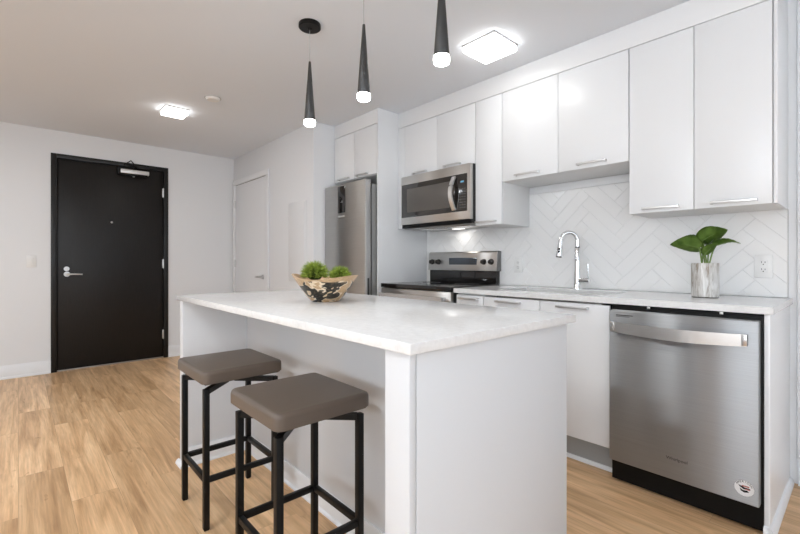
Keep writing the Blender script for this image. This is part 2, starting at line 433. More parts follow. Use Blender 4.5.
# ------------------------------------------------------------------ closet door and electrical panel
cx0, cx1, cz = -5.335, -4.445, 2.050
d = struct('door_2', B().box(cx0+0.003, cx1-0.003, YC-0.010, YC-0.001, 0.012, cz-0.003, 0.002), M['trim'], label='white flush closet door on the wall left of the fridge', cat='door')
struct('door_casing', B().box(cx0-0.062, cx0-0.003, YC-0.020, YC-0.001, 0, cz+0.002, 0.003).box(cx1+0.003, cx1+0.064, YC-0.020, YC-0.001, 0, cz+0.002, 0.003)
       .box(cx0-0.062, cx1+0.064, YC-0.020, YC-0.001, cz+0.003, cz+0.064, 0.003), M['trim'], d)
struct('gap', B().box(cx0-0.003, cx1+0.003, YC-0.0055, YC-0.001, 0.004, cz+0.003, 0), mat('door_gap', (0.22, 0.22, 0.22), 0.8), d)
struct('door_handle', B().cyl((-4.520, YC-0.010, 0.930), (-4.520, YC-0.020, 0.930), 0.027, n=28).cyl((-4.520, YC-0.02, 0.930), (-4.520, YC-0.058, 0.930), 0.010)
       .tube([(-4.512, YC-0.058, 0.930), (-4.56, YC-0.060, 0.930), (-4.61, YC-0.058, 0.930), (-4.638, YC-0.052, 0.928)], [0.010, 0.010, 0.009, 0.008]), M['nickel'], d)
for z in (1.815, 1.08, 0.22):
    struct('hinge', B().cyl((cx0, YC-0.016, z-0.045), (cx0, YC-0.016, z+0.045), 0.007, n=12).box(cx0, cx0+0.02, YC-0.0125, YC-0.010, z-0.045, z+0.045, 0.0005), M['nickel'], d)
t = thing('electrical_panel', 'white flat electrical panel cover on the wall between closet door and fridge', 'electrical panel', (-3.755, YC, 0.90))
obj('frame', B().box(-3.930, -3.585, YC-0.008, YC, 0.905, 1.685, 0.002), M['trim'], t)
obj('cover', B().box(-3.912, -3.603, YC-0.013, YC-0.008, 0.923, 1.667, 0.002), M['trim'], t)

# ------------------------------------------------------------------ refrigerator alcove
PX0, PX1 = -2.800, -2.785
tag(obj('tall_cabinet_panel', B().box(PX0, PX1, 2.262, YW, 0, ZC-0.001, 0.001), M['cabinet']), 'tall white gable panel between the refrigerator and the range', 'cabinet panel')
def handle(bb, x0, x1, y, z, h=0.012, proj=0.030):
    """flat bar pull: a strip in front of the door on two posts"""
    bb.box(x0, x1, y-proj, y-proj+0.007, z-h/2, z+h/2, 0.0012)
    for xx in (x0, x1-0.009): bb.box(xx, xx+0.009, y-proj+0.005, y, z-h/2, z+h/2, 0.001)
    return bb
def cabinet(name, label, cat, x0, x1, y0, y1, z0, z1, doors, group=None, kick=None, body_mat='carcass'):
    """doors: list of (kind, x0, x1, z0, z1, handle x0, x1, z)"""
    t = thing(name, label, cat, ((x0+x1)/2, (y0+y1)/2, z0 if kick is None else 0), group)
    obj('body', B().box(x0, x1, y0+0.021, y1, z0, z1, 0.001), M[body_mat], t)
    for kind, a, c_, e, g, h0, h1, hz in doors:
        dd = obj(kind, B().box(a+0.0016, c_-0.0016, y0, y0+0.019, e, g, 0.0012), M['cabinet'], t)
        if h0 is not None: obj('handle', handle(B(), h0, h1, y0, hz), M['nickel'], dd)
    if kick: obj('toe_kick', B().box(x0, x1, kick, kick+0.016, 0, z0, 0.001), M['kick'], t)
    return t
cabinet('wall_cabinet', 'white two-door cabinet built in above the refrigerator', 'cabinet', -3.452, PX0-0.002, 2.262, YW-0.002, 1.845, 2.276,
        [('door', -3.448, -3.130, 1.850, 2.272, -3.36, -3.20, 1.868), ('door', -3.127, PX0-0.004, 1.850, 2.272, -3.08, -2.92, 1.868)], 'white wall cabinets')
struct('trim_2', B().box(-3.456, PX0-0.001, 2.266, YW-0.002, 2.280, ZC-0.001, 0.001), M['cabinet'], label='white filler board between fridge cabinet and ceiling', cat='trim')

fx0, fx1, fy = -3.440, -2.818, 2.150
t = thing('refrigerator', 'tall stainless steel refrigerator with a black display strip', 'refrigerator', ((fx0+fx1)/2, 2.45, 0))
obj('body', B().box(fx0+0.004, fx1-0.003, fy+0.075, 2.82, 0.03, 1.760, 0.004), mat('fridge_side', (0.30, 0.30, 0.295), 0.45, 0.3), t)
obj('gasket', B().box(fx0+0.012, fx1-0.012, fy+0.062, fy+0.076, 0.06, 1.765, 0.001), M['black'], t)
dr = obj('door', B().box(fx0, fx1, fy, fy+0.063, 0.055, 1.792, 0.006, 3), M['steel_fridge'], t)
obj('edge_trim', B().box(fx1-0.001, fx1+0.003, fy+0.010, fy+0.055, 0.06, 1.785, 0.001), mat('fridge_edge', (0.50, 0.50, 0.50), 0.45, 0.6), dr)
obj('handle_recess', B().box(fx1+0.002, fx1+0.0045, fy+0.022, fy+0.040, 0.50, 0.96, 0.001), M['slot'], dr)
obj('display', B().box(-3.222, -3.108, fy-0.003, fy+0.002, 1.535, 1.772, 0.001), M['black_glass'], dr)
icons = B()
icons.merge(text('-18', 0.026), Matrix.Translation((-3.160, fy-0.0034, 1.632)))
obj('display_icons', icons, mat('icon_grey', (0.35, 0.36, 0.37), 0.5), dr)
obj('badge', B().box(-3.215, -3.115, fy-0.002, fy+0.001, 1.495, 1.512, 0.0005), mat('badge_silver', (0.72, 0.72, 0.70), 0.3, 0.8), dr)
obj('foot', B().box(fx0+0.03, fx1-0.03, fy+0.09, fy+0.12, 0, 0.035, 0.002), M['black'], t)

# ------------------------------------------------------------------ upper cabinets
UY = 2.489; ZT = 2.264
struct('trim_3', B().box(PX1+0.001, -0.272, UY+0.001, YW-0.002, ZT+0.005, ZC-0.001, 0.001), M['cabinet'], label='white soffit board above the upper cabinets', cat='trim')
struct('trim_4', B().box(PX1+0.001, -2.698, UY+0.002, YW-0.002, 1.384, ZT+0.002, 0.001), M['cabinet'], label='narrow white filler strip left of the microwave', cat='trim')
G = 'white wall cabinets'
cabinet('wall_cabinet', 'short white two-door upper cabinet directly above the microwave', 'cabinet', -2.696, -1.936, UY, YW-0.002, 1.822, ZT,
        [('door', -2.696, -2.318, 1.822, ZT, -2.583, -2.429, 1.843), ('door', -2.318, -1.936, 1.822, ZT, -2.232, -2.066, 1.843)], G)
cabinet('wall_cabinet', 'narrow tall white upper cabinet just right of the microwave', 'cabinet', -1.934, -1.705, UY, YW-0.002, 1.360, ZT,
        [('door', -1.934, -1.705, 1.360, ZT, -1.918, -1.748, 1.383)], G)
cabinet('wall_cabinet', 'short white upper cabinet with two doors above the sink', 'cabinet', -1.703, -0.884, UY, YW-0.002, 1.650, ZT,
        [('door', -1.703, -1.294, 1.650, ZT, -1.593, -1.417, 1.676), ('door', -1.294, -0.884, 1.650, ZT, -1.168, -1.000, 1.676)], G)
cabinet('wall_cabinet', 'tall white two-door upper cabinet above the potted plant', 'cabinet', -0.882, -0.286, UY, YW-0.002, 1.357, ZT,
        [('door', -0.882, -0.582, 1.357, ZT, -0.813, -0.642, 1.378), ('door', -0.582, -0.286, 1.357, ZT, -0.512, -0.337, 1.378)], G)
tag(obj('cabinet_end_panel', B().box(-0.284, -0.270, UY, YW-0.002, 1.357, ZT+0.002, 0.001), M['cabinet']), 'white end panel closing the right side of the upper cabinets', 'cabinet panel')
struct('trim_5', B().box(-1.702, -0.886, YW-0.014, YW-0.001, 1.598, 1.649, 0.001), M['cabinet'], label='white mounting rail under the short cabinet above the sink', cat='trim')

# ------------------------------------------------------------------ herringbone backsplash
def clip(poly, rect):
    x0, x1, z0, z1 = rect
    for ax, lim, s in ((0, x0, 1), (0, x1, -1), (1, z0, 1), (1, z1, -1)):
        out = []
        for i in range(len(poly)):
            a, b_ = poly[i-1], poly[i]
            da, db = s*(a[ax]-lim), s*(b_[ax]-lim)
            if (da < 0) != (db < 0):
                q = da/(da-db); out.append((a[0]+(b_[0]-a[0])*q, a[1]+(b_[1]-a[1])*q))
            if db >= 0: out.append(b_)
        poly = out
        if len(poly) < 3: return []
    return poly
W_, n_ = 0.0762, 4
def tiles(rect, b):
    bm = b.bm; g = 0.0009
    for a_ in range(-60, 60):
        for c_ in range(-20, 20):
            for q in ((0, 0, n_, 1), (n_, 1-n_, n_+1, 1)):
                ox, oz = a_+c_*n_, a_-c_*n_
                p = [((ox+q[0])*W_+g, (oz+q[1])*W_+g), ((ox+q[2])*W_-g, (oz+q[1])*W_+g), ((ox+q[2])*W_-g, (oz+q[3])*W_-g), ((ox+q[0])*W_+g, (oz+q[3])*W_-g)]
                s = math.sqrt(0.5)
                p = [((x-z)*s-0.61, (x+z)*s+1.215) for x, z in p]
                p = clip(p, rect)
                if len(p) < 3: continue
                cx = sum(v_[0] for v_ in p)/len(p); cz_ = sum(v_[1] for v_ in p)/len(p)
                tx, tz = random.uniform(-1, 1)*0.0013, random.uniform(-1, 1)*0.0013
                def Y(x, z, y): return y+(x-cx)*tx+(z-cz_)*tz
                r = 0.0012
                def ins(v_):
                    dx, dz = v_[0]-cx, v_[1]-cz_; L = math.hypot(dx, dz); f_ = max(0, 1-r*1.4/max(L, 1e-4)); return (cx+dx*f_, cz_+dz*f_)
                lo = [bm.verts.new((x, YW-0.001, z)) for x, z in p]
                md = [bm.verts.new((x, Y(x, z, 2.8465), z)) for x, z in p]
                hi = [bm.verts.new((x, Y(x, z, 2.8455), z)) for x, z in map(ins, p)]
                bm.faces.new(hi)
                for u_, v2 in ((lo, md), (md, hi)):
                    for i in range(len(p)):
                        j = (i+1) % len(p); bm.faces.new([u_[i], u_[j], v2[j], v2[i]])
    bmesh.ops.recalc_face_normals(bm, faces=bm.faces[:])
b = B(); tiles((PX1+0.002, -0.272, 0.917, 1.597), b)
bs = tag(obj('tile_backsplash', b, M['tile'], sharp=0.2), 'glossy white herringbone tile backsplash between worktop and upper cabinets', 'backsplash')
obj('grout', B().box(PX1+0.002, -0.270, 2.8480, YW-0.0005, 0.917, 1.598, 0), M['grout'], bs)
obj('edge_trim', B().box(-0.2715, -0.2680, 2.8440, YW-0.0005, 0.917, 1.3565, 0.0005), mat('edge_trim', (0.60, 0.60, 0.60), 0.4), bs)

# outlets on the tiles
def outlet(x, z, label):
    y = 2.8445
    t = thing('wall_outlet', label, 'outlet', (x, y, z-0.057), 'white outlets on the tiles')
    obj('cover_plate', B().box(x-0.036, x+0.036, y-0.006, y, z-0.058, z+0.058, 0.002), M['plastic'], t)
    f_ = obj('socket_face', B().box(x-0.0165, x+0.0165, y-0.0085, y-0.006, z-0.034, z+0.034, 0.001), M['plastic'], t)
    s = B()
    for dz in (-0.018, 0.018):
        s.box(x-0.008, x-0.0055, y-0.0092, y-0.0080, z+dz-0.001, z+dz+0.008, 0).box(x+0.0055, x+0.008, y-0.0092, y-0.0080, z+dz-0.001, z+dz+0.007, 0)
        s.cyl((x, y-0.0080, z+dz-0.008), (x, y-0.0092, z+dz-0.008), 0.0028, n=12, ch=0.0002)
    obj('slots', s, M['slot'], f_)
outlet(-0.363, 1.072, 'white double outlet on the tiles right of the potted plant')
outlet(-1.797, 1.072, 'white double outlet on the tiles between range and faucet')

# ------------------------------------------------------------------ microwave
mx0, mx1, my, mz0, mz1 = -2.690, -1.940, 2.440, 1.378, 1.818
t = thing('microwave', 'stainless over-the-range microwave with a curved vertical handle', 'microwave', ((mx0+mx1)/2, 2.64, mz0))
obj('body', B().box(mx0+0.002, mx1-0.002, my+0.030, 2.843, mz0+0.004, mz1, 0.002), mat('microwave_case', (0.05, 0.05, 0.05), 0.45, 0.3), t)
dr = obj('door', B().box(mx0, mx1, my, my+0.030, mz0+0.032, mz1, 0.004), M['steel_warm'], t)
gl = obj('door_glass', B().box(mx0+0.008, mx1-0.030, my-0.0025, my+0.004, 1.470, 1.748, 0.002), mat('microwave_glass', (0.022, 0.019, 0.017), 0.10, spec=0.8), dr)
obj('window', B().box(mx0+0.075, -2.118, my-0.0036, my-0.002, 1.510, 1.708, 0.001), mat('microwave_mesh', (0.105, 0.095, 0.085), 0.32, spec=0.6), gl)
obj('display', B().box(-2.032, -2.000, my-0.0036, my-0.002, 1.684, 1.696, 0.0003), M['display'], gl)
kp = B()
for i in range(3):
    for j in range(8): kp.box(-2.040+i*0.021, -2.027+i*0.021, my-0.0033, my-0.0022, 1.495+j*0.020, 1.5005+j*0.020, 0)
obj('keypad', kp, mat('key_grey', (0.12, 0.12, 0.12), 0.5), gl)
pts = []
for i in range(17):
    q = i/16; z = 1.484+q*0.250
    pts.append((-2.088, my-0.010-0.045*math.sin(PI*q), z))
hb = B().tube(pts, 0.01, rect=(0.034, 0.012))
obj('handle', hb, mat('handle_bright', (0.86, 0.86, 0.85), 0.38, 0.85), dr)
obj('vent_grille', B().box(mx0+0.01, mx1-0.01, my+0.003, my+0.029, mz0+0.002, mz0+0.031, 0.001), M['black'], t)
u = B().box(mx0+0.01, mx1-0.01, my+0.03, 2.82, mz0-0.003, mz0+0.004, 0.001)
ub = obj('underside', u, mat('mw_under', (0.35, 0.34, 0.33), 0.35, 0.8), t)
for x in (-2.52, -2.16):
    obj('filter', B().box(x-0.13, x+0.13, my+0.10, my+0.25, mz0-0.008, mz0-0.003, 0.001), M['steel_smooth'], ub)
obj('cooktop_lamp', B().box(-2.37, -2.27, YW-0.12, YW-0.07, mz0-0.006, mz0-0.003, 0.001), mat('lamp_lens', (0.9, 0.9, 0.9), 0.4, emit=(1, 0.96, 0.9), es=2), ub)
l = area('microwave_lamp', (-2.32, YW-0.095, mz0-0.012), (0, 0, 0), 0.12, 0.05, 0.22, (1.0, 0.965, 0.92))

# ------------------------------------------------------------------ range
rx0, rx1, ry = -2.690, -1.930, 2.215
t = thing('kitchen_range', 'stainless electric range with black glass cooktop and raised control panel', 'range', ((rx0+rx1)/2, 2.53, 0))
obj('body', B().box(rx0+0.004, rx1-0.004, ry+0.030, 2.83, 0.06, 0.890, 0.002), mat('range_body', (0.035, 0.035, 0.035), 0.45, 0.2), t)
ct = obj('cooktop', B().box(rx0+0.001, rx1-0.001, ry-0.004, 2.790, 0.890, 0.922, 0.005, 3), M['black_glass'], t)
ringm = mat('ring_grey', (0.10, 0.10, 0.10), 0.3)
for x, y, r in ((-2.50, 2.36, 0.095), (-2.12, 2.36, 0.075), (-2.50, 2.62, 0.075), (-2.12, 2.62, 0.095)):
    obj('burner_ring', B().lathe([(r-0.002, 0.9219), (r-0.002, 0.9224), (r, 0.9224), (r, 0.9219)], (x, y, 0), 'z', 40), ringm, ct)
dr = obj('oven_door', B().box(rx0+0.003, rx1-0.003, ry+0.002, ry+0.030, 0.235, 0.884, 0.004), M['steel_warm'], t)
obj('oven_window', B().box(rx0+0.10, rx1-0.10, ry, ry+0.004, 0.36, 0.70, 0.002), M['black_glass'], dr)
hb = B().tube([(rx0+0.04, ry-0.045, 0.835), (rx1-0.04, ry-0.045, 0.835)], 0.0125, rect=(0.020, 0.030))
for x in (rx0+0.06, rx1-0.06): hb.box(x-0.012, x+0.012, ry-0.038, ry+0.003, 0.823, 0.847, 0.002)
obj('oven_handle', hb, M['steel_smooth'], dr)
obj('drawer', B().box(rx0+0.003, rx1-0.003, ry+0.006, ry+0.030, 0.065, 0.228, 0.004), M['steel_warm'], t)
for x in (rx0+0.06, rx1-0.06): obj('foot', B().cyl((x, ry+0.10, 0), (x, ry+0.10, 0.062), 0.016), M['black'], t)
bg = obj('backguard', B().box(rx0+0.004, rx1-0.034, 2.792, 2.840, 0.920, 1.025, 0.002), M['black_glass'], t)
cp = obj('control_panel', B().prism([(2.780, 1.022), (2.840, 1.022), (2.840, 1.184), (2.808, 1.184), (2.792, 1.173)], 'x', rx0-0.008, rx1-0.026, 0.003), M['steel_warm'], t)
obj('end_cap', B().prism([(2.784, 1.024), (2.840, 1.024), (2.840, 1.182), (2.809, 1.182), (2.795, 1.171)], 'x', rx1-0.027, rx1-0.021, 0.001), mat('end_cap', (0.20, 0.20, 0.195), 0.4, 0.6), cp)
def py(z): return 2.780+(z-1.022)/0.151*0.012
obj('display', B().box(-2.448, -2.150, py(1.10)-0.003, py(1.10)+0.006, 1.072, 1.130, 0.001), M['display_dim'], cp)
disp_k = B()
for i in range(3):
    for j in range(3): disp_k.box(-2.222+i*0.022, -2.208+i*0.022, py(1.10)-0.0042, py(1.10)-0.0028, 1.079+j*0.017, 1.089+j*0.017, 0)
obj('display_keys', disp_k, M['slot'], cp)
for x in (-2.650, -2.572, -2.080, -2.006):
    kb = B().cyl((x, py(1.10)+0.002, 1.096), (x, py(1.10)-0.010, 1.096), 0.024, 0.023, n=28).cyl((x, py(1.10)-0.010, 1.096), (x, py(1.10)-0.030, 1.096), 0.018, 0.016, n=28)
    kb.box(x-0.004, x+0.004, py(1.10)-0.036, py(1.10)-0.026, 1.080, 1.112, 0.002)
    obj('knob', kb, M['knob'], cp)

# ------------------------------------------------------------------ base cabinets
BY, CYF = 2.232, 2.210
G = 'white base cabinets'
cabinet('base_cabinet', 'narrow white base cabinet with a short pull, right beside the range', 'cabinet', -1.900, -1.670, BY, YW-0.002, 0.142, 0.884,
        [('drawer', -1.897, -1.670, 0.715, 0.872, -1.864, -1.704, 0.852), ('door', -1.897, -1.670, 0.146, 0.711, -1.864, -1.704, 0.685)], G, 2.306)
cabinet('base_cabinet', 'white base cabinet under the left half of the sink', 'cabinet', -1.668, -1.272, BY, YW-0.002, 0.142, 0.640,
        [('door', -1.668, -1.272, 0.146, 0.872, -1.566, -1.394, 0.850)], G, 2.306)
cabinet('base_cabinet', 'white base cabinet with a full door, directly left of the dishwasher', 'cabinet', -1.270, -0.882, BY, YW-0.002, 0.142, 0.640,
        [('door', -1.270, -0.882, 0.146, 0.872, -1.163, -0.989, 0.850)], G, 2.306)
struct('baseboard_kitchen', B().prism([(2.306, 0), (2.290, 0), (2.291, 0.008), (2.298, 0.016), (2.306, 0.018)], 'x', -1.900, -0.880), M['trim'], label='thin white shoe moulding under the base cabinets', cat='baseboard')

# worktop with sink cut-out
sx0, sx1, sy0, sy1 = -1.640, -0.965, 2.335, 2.700
zt0, zt1 = 0.885, 0.915
b = B()
bmt = bmesh.new()
xs = [-1.905, sx0, sx1, -0.252]; ys = [CYF, sy0, sy1, 2.846]
vv = {}
for k_, z in enumerate((zt0, zt1)):
    for i, x in enumerate(xs):
        for j, y in enumerate(ys): vv[i, j, k_] = bmt.verts.new((x, y, z))
for i in range(3):
    for j in range(3):
        if (i, j) == (1, 1): continue
        bmt.faces.new([vv[i, j, 1], vv[i+1, j, 1], vv[i+1, j+1, 1], vv[i, j+1, 1]])
        bmt.faces.new([vv[i, j, 0], vv[i, j+1, 0], vv[i+1, j+1, 0], vv[i+1, j, 0]])
for i in range(3):
    bmt.faces.new([vv[i, 0, 0], vv[i+1, 0, 0], vv[i+1, 0, 1], vv[i, 0, 1]]); bmt.faces.new([vv[i, 3, 0], vv[i, 3, 1], vv[i+1, 3, 1], vv[i+1, 3, 0]])
    bmt.faces.new([vv[0, i, 0], vv[0, i, 1], vv[0, i+1, 1], vv[0, i+1, 0]]); bmt.faces.new([vv[3, i, 0], vv[3, i+1, 0], vv[3, i+1, 1], vv[3, i, 1]])
for a_, c_ in (((1, 1), (2, 1)), ((2, 1), (2, 2)), ((2, 2), (1, 2)), ((1, 2), (1, 1))):
    bmt.faces.new([vv[(*a_, 0)], vv[(*c_, 0)], vv[(*c_, 1)], vv[(*a_, 1)]])
bmesh.ops.recalc_face_normals(bmt, faces=bmt.faces[:])
bmesh.ops.dissolve_limit(bmt, angle_limit=0.01, verts=bmt.verts[:], edges=bmt.edges[:])
es = [e for e in bmt.edges if len(e.link_faces) == 2 and e.calc_face_angle(0) > 0.5]
bmesh.ops.bevel(bmt, geom=es, offset=0.0018, segments=2, affect='EDGES')
b.merge(bmt)
tag(obj('kitchen_worktop', b, M['quartz']), 'long white quartz worktop running from the range over the dishwasher', 'worktop')
# sink
b = B()
def basin(b, x0, x1, y0, y1, z0, z1, th):
    b.box(x0-th, x0, y0-th, y1+th, z0, z1, 0.001).box(x1, x1+th, y0-th, y1+th, z0, z1, 0.001)
    b.box(x0, x1, y0-th, y0, z0, z1, 0.001).box(x0, x1, y1, y1+th, z0, z1, 0.001).box(x0-th, x1+th, y0-th, y1+th, z0-th, z0, 0.001)
basin(b, sx0+0.004, sx1-0.004, sy0+0.004, sy1-0.004, 0.675, 0.884, 0.003)
s_ = tag(obj('kitchen_sink', b, M['steel_smooth']), 'undermount stainless sink set into the white worktop in front of the faucet', 'sink')
obj('drain', B().lathe([(0, 0.6765), (0.035, 0.6765), (0.045, 0.6785), (0.045, 0.675), (0, 0.675)], (-1.30, 2.54, 0), 'z', 32), M['chrome'], s_)

# faucet
X, Y = -1.275, 2.775
X, Y = -1.292, 2.745
t = thing('kitchen_faucet', 'tall chrome gooseneck faucet with pull-down spray, rising behind the sink', 'faucet', (X, Y, 0.915))
obj('base', B().lathe([(0, 0), (0.026, 0), (0.026, 0.004), (0.0235, 0.008), (0.021, 0.06), (0.0185, 0.16), (0.0170, 0.27), (0.0145, 0.275), (0, 0.275)], (X, Y, 0.915), 'z', 32), M['chrome'], t)
# spout swings to the front left
dx, dy = -0.72, -0.69; R = 0.054
pts = [(X, Y, 1.185)]
cz0 = 1.236
for i in range(0, 19):
    a_ = PI*i/18*1.02
    pts.append((X+dx*R*(1-math.cos(a_)), Y+dy*R*(1-math.cos(a_)), cz0+R*math.sin(a_)))
nk = obj('spout', B().tube(pts, 0.0135, n=20), M['chrome'], t)
e = Vector(pts[-1]); dd = Vector((dx*-0.05, dy*-0.05, -1)).normalized()
dd = Vector((dx*0.12, dy*0.12, -1)).normalized()
sp = obj('spray_head', B().lathe([(0, 0), (0.013, 0), (0.0145, 0.02), (0.0175, 0.065), (0.0200, 0.098), (0.0190, 0.103), (0, 0.103)], e, dirv=dd, n=24), M['chrome'], t)
n_front = Vector((0.30, -0.95, 0)).normalized()
obj('spray_button', B().lathe([(0, 0), (0.0075, 0), (0.0075, 0.006), (0, 0.006)], e+dd*0.052+n_front*0.0135, dirv=n_front, n=16)
    .lathe([(0, 0), (0.0075, 0), (0.0075, 0.006), (0, 0.006)], e+dd*0.070+n_front*0.0140, dirv=n_front, n=16), M['black'], sp)
obj('nozzle', B().lathe([(0, 0.102), (0.0185, 0.102), (0.0175, 0.108), (0, 0.108)], e, dirv=dd, n=24), M['black'], sp)
obj('collar', B().lathe([(0, 0), (0.0150, 0), (0.0150, 0.006), (0, 0.006)], (X, Y, 1.190), n=24), M['black_metal'], t)
hv = obj('valve_body', B().cyl((X+0.015, Y-0.004, 0.975), (X+0.085, Y-0.010, 0.975), 0.0165, n=24), M['chrome'], t)
obj('lever', B().tube([(X+0.074, Y-0.010, 0.988), (X+0.076, Y-0.012, 1.030), (X+0.076, Y-0.014, 1.082)], [0.005, 0.0042, 0.0035], n=12), M['chrome'], hv)

# ------------------------------------------------------------------ dishwasher
wx0, wx1, wy = -0.864, -0.2905, 2.178
t = thing('dishwasher', 'stainless steel dishwasher with a wide bowed bar handle', 'dishwasher', ((wx0+wx1)/2, 2.5, 0))
obj('body', B().box(-0.868, -0.2835, wy+0.045, 2.80, 0.010, 0.878, 0.002), M['black'], t)
dr = obj('door', B().box(wx0, wx1, wy, wy+0.042, 0.118, 0.858, 0.005, 3), M['steel'], t)
# bowed strap handle
pts_f = []; n = 24; hz0, hz1 = 0.757, 0.806
hb = bmesh.new(); rows = []
for i in range(n+1):
    q = i/n; x = wx0+0.018+q*(wx1-wx0-0.052); bow = math.sin(PI*q)
    y = wy-0.030-0.022*bow; sag = -0.010*bow
    rows.append([hb.verts.new(p) for p in ((x, y, hz0+sag), (x, y, hz1+sag*0.5), (x, y+0.010, hz1+sag*0.5), (x, y+0.010, hz0+sag))])
for a_, c_ in zip(rows[:-1], rows[1:]):
    for i in range(4): hb.faces.new([a_[i], c_[i], c_[(i+1) % 4], a_[(i+1) % 4]])
hb.faces.new(rows[0][::-1]); hb.faces.new(rows[-1]); bmesh.ops.recalc_face_normals(hb, faces=hb.faces[:])
H_ = B(); H_.merge(hb)
for xx in (wx0+0.018, wx1-0.052+0.0): H_.box(xx, xx+0.018, wy-0.034, wy+0.001, hz0+0.002, hz1-0.001, 0.002)
obj('handle', H_, M['steel_smooth'], dr)
obj('control_label', B().box(-0.832, -0.755, wy-0.0006, wy+0.001, 0.834, 0.8375, 0).box(-0.832, -0.770, wy-0.0006, wy+0.001, 0.828, 0.8305, 0), M['logo'], dr)
obj('logo', B().merge(text('Whirlpool', 0.020), Matrix.Translation((-0.574, wy-0.0004, 0.212))), M['logo'], dr)
st = obj('round_sticker', B().lathe([(0, 0), (0.033, 0), (0.033, 0.0005), (0, 0.0005)], (-0.338, wy, 0.180), dirv=(0, -1, 0), n=40), M['sticker'], dr)
ring = B(); word = 'AMERICAN'
for i, ch in enumerate(word):
    a_ = math.radians(150-i*(120/(len(word)-1)))
    ring.merge(text(ch, 0.0105), Matrix.Translation((-0.338+0.0265*math.cos(a_), wy-0.0009, 0.180+0.0265*math.sin(a_))) @ Matrix.Rotation(-(a_-PI/2), 4, 'Y'))
ring.lathe([(0.0320, 0.0005), (0.0320, 0.0008), (0.0327, 0.0008), (0.0327, 0.0005)], (-0.338, wy, 0.180), dirv=(0, -1, 0), n=40)
ring.prism([(-0.357, 0.190), (-0.344, 0.187), (-0.336, 0.184), (-0.320, 0.184), (-0.318, 0.178), (-0.340, 0.176), (-0.345, 0.179), (-0.352, 0.183)], 'y', wy-0.0009, wy-0.0005)
ring.prism([(-0.352, 0.178), (-0.342, 0.172), (-0.328, 0.174), (-0.322, 0.168), (-0.338, 0.163), (-0.349, 0.168)], 'y', wy-0.0009, wy-0.0005)
obj('sticker_print', ring, M['black'], st)
obj('sticker_emblem', B().box(-0.345, -0.322, wy-0.0011, wy-0.0005, 0.1865, 0.1915, 0).box(-0.335, -0.320, wy-0.0012, wy-0.0005, 0.176, 0.180, 0), M['sticker_red'], st)
obj('toe_plate', B().box(-0.864, -0.2850, 2.250, 2.262, 0.012, 0.116, 0.001), M['black'], t)
for x in (-0.70, -0.42): obj('mounting_bracket', B().box(x-0.006, x+0.006, wy+0.036, wy+0.050, 0.872, 0.882, 0.001), M['nickel'], t)
tag(obj('cabinet_end_panel', B().box(-0.2825, -0.264, 2.228, YW-0.002, 0, 0.884, 0.001), M['cabinet']), 'white end panel closing the base cabinets right of the dishwasher', 'cabinet panel')
struct('trim_6', B().prism([(-0.264, 0), (-0.246, 0), (-0.246, 0.010), (-0.252, 0.024), (-0.258, 0.032), (-0.264, 0.034)], 'y', 2.212, YW-0.023)
       .prism([(2.228, 0), (2.212, 0), (2.212, 0.010), (2.217, 0.026), (2.228, 0.034)], 'x', -0.284, -0.264), M['trim'], label='white shoe moulding around the foot of the panel right of the dishwasher', cat='trim')

# ------------------------------------------------------------------ island
ix0, ix1, iy0, iy1 = -2.512, -0.672, 0.637, 1.419
IB = 0.888
t = thing('kitchen_island', 'white kitchen island base with an open knee space for the stools', 'kitchen island', (-1.6, 1.03, 0))
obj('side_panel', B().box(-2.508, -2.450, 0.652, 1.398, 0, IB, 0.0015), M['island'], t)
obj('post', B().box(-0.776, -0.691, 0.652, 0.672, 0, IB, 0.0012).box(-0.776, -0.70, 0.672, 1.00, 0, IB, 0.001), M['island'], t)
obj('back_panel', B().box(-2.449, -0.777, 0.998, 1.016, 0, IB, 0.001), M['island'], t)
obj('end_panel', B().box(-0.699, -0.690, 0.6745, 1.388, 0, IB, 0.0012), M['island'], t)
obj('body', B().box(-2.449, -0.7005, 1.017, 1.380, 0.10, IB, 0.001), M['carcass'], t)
for i in range(4):
    a0 = -2.447+i*0.4365
    dd_ = obj('door', B().box(a0+0.002, a0+0.4345, 1.381, 1.399, 0.105, IB-0.005, 0.0012), M['cabinet'], t)
    hh = B().box(a0+0.14, a0+0.30, 1.422, 1.429, 0.845, 0.857, 0.001)
    for xx in (a0+0.14, a0+0.291): hh.box(xx, xx+0.009, 1.398, 1.424, 0.845, 0.857, 0.001)
    obj('handle', hh, M['nickel'], dd_)
obj('toe_kick', B().box(-2.449, -0.7005, 1.30, 1.316, 0, 0.10, 0.001), M['kick'], t)
bb = B()
hgt = 0.098
pr = lambda c, s: [(c, 0), (c+s*0.018, 0), (c+s*0.018, 0.008), (c+s*0.011, 0.016), (c+s*0.011, hgt-0.014), (c+s*0.005, hgt), (c, hgt)]
bb.prism(pr(0.998, -1), 'x', -2.450, -0.776)
bb.prism(pr(-2.450, 1), 'y', 0.652, 0.998)
bb.prism(pr(-0.776, -1), 'y', 0.652, 0.998)
obj('baseboard', bb, M['trim'], t)
sh = lambda c, s: [(c, 0), (c+s*0.018, 0), (c+s*0.017, 0.010), (c+s*0.010, 0.020), (c, 0.024)]
sb = B().prism(sh(0.652, -1), 'x', -2.526, -2.432).prism(sh(-2.508, -1), 'y', 0.640, 1.398)
obj('shoe_moulding', sb, M['trim'], t)
tag(obj('island_worktop', B().box(ix0, ix1, iy0, iy1, 0.889, 0.915, 0.0022, 3), M['quartz']), 'white quartz slab covering the whole kitchen island', 'worktop')

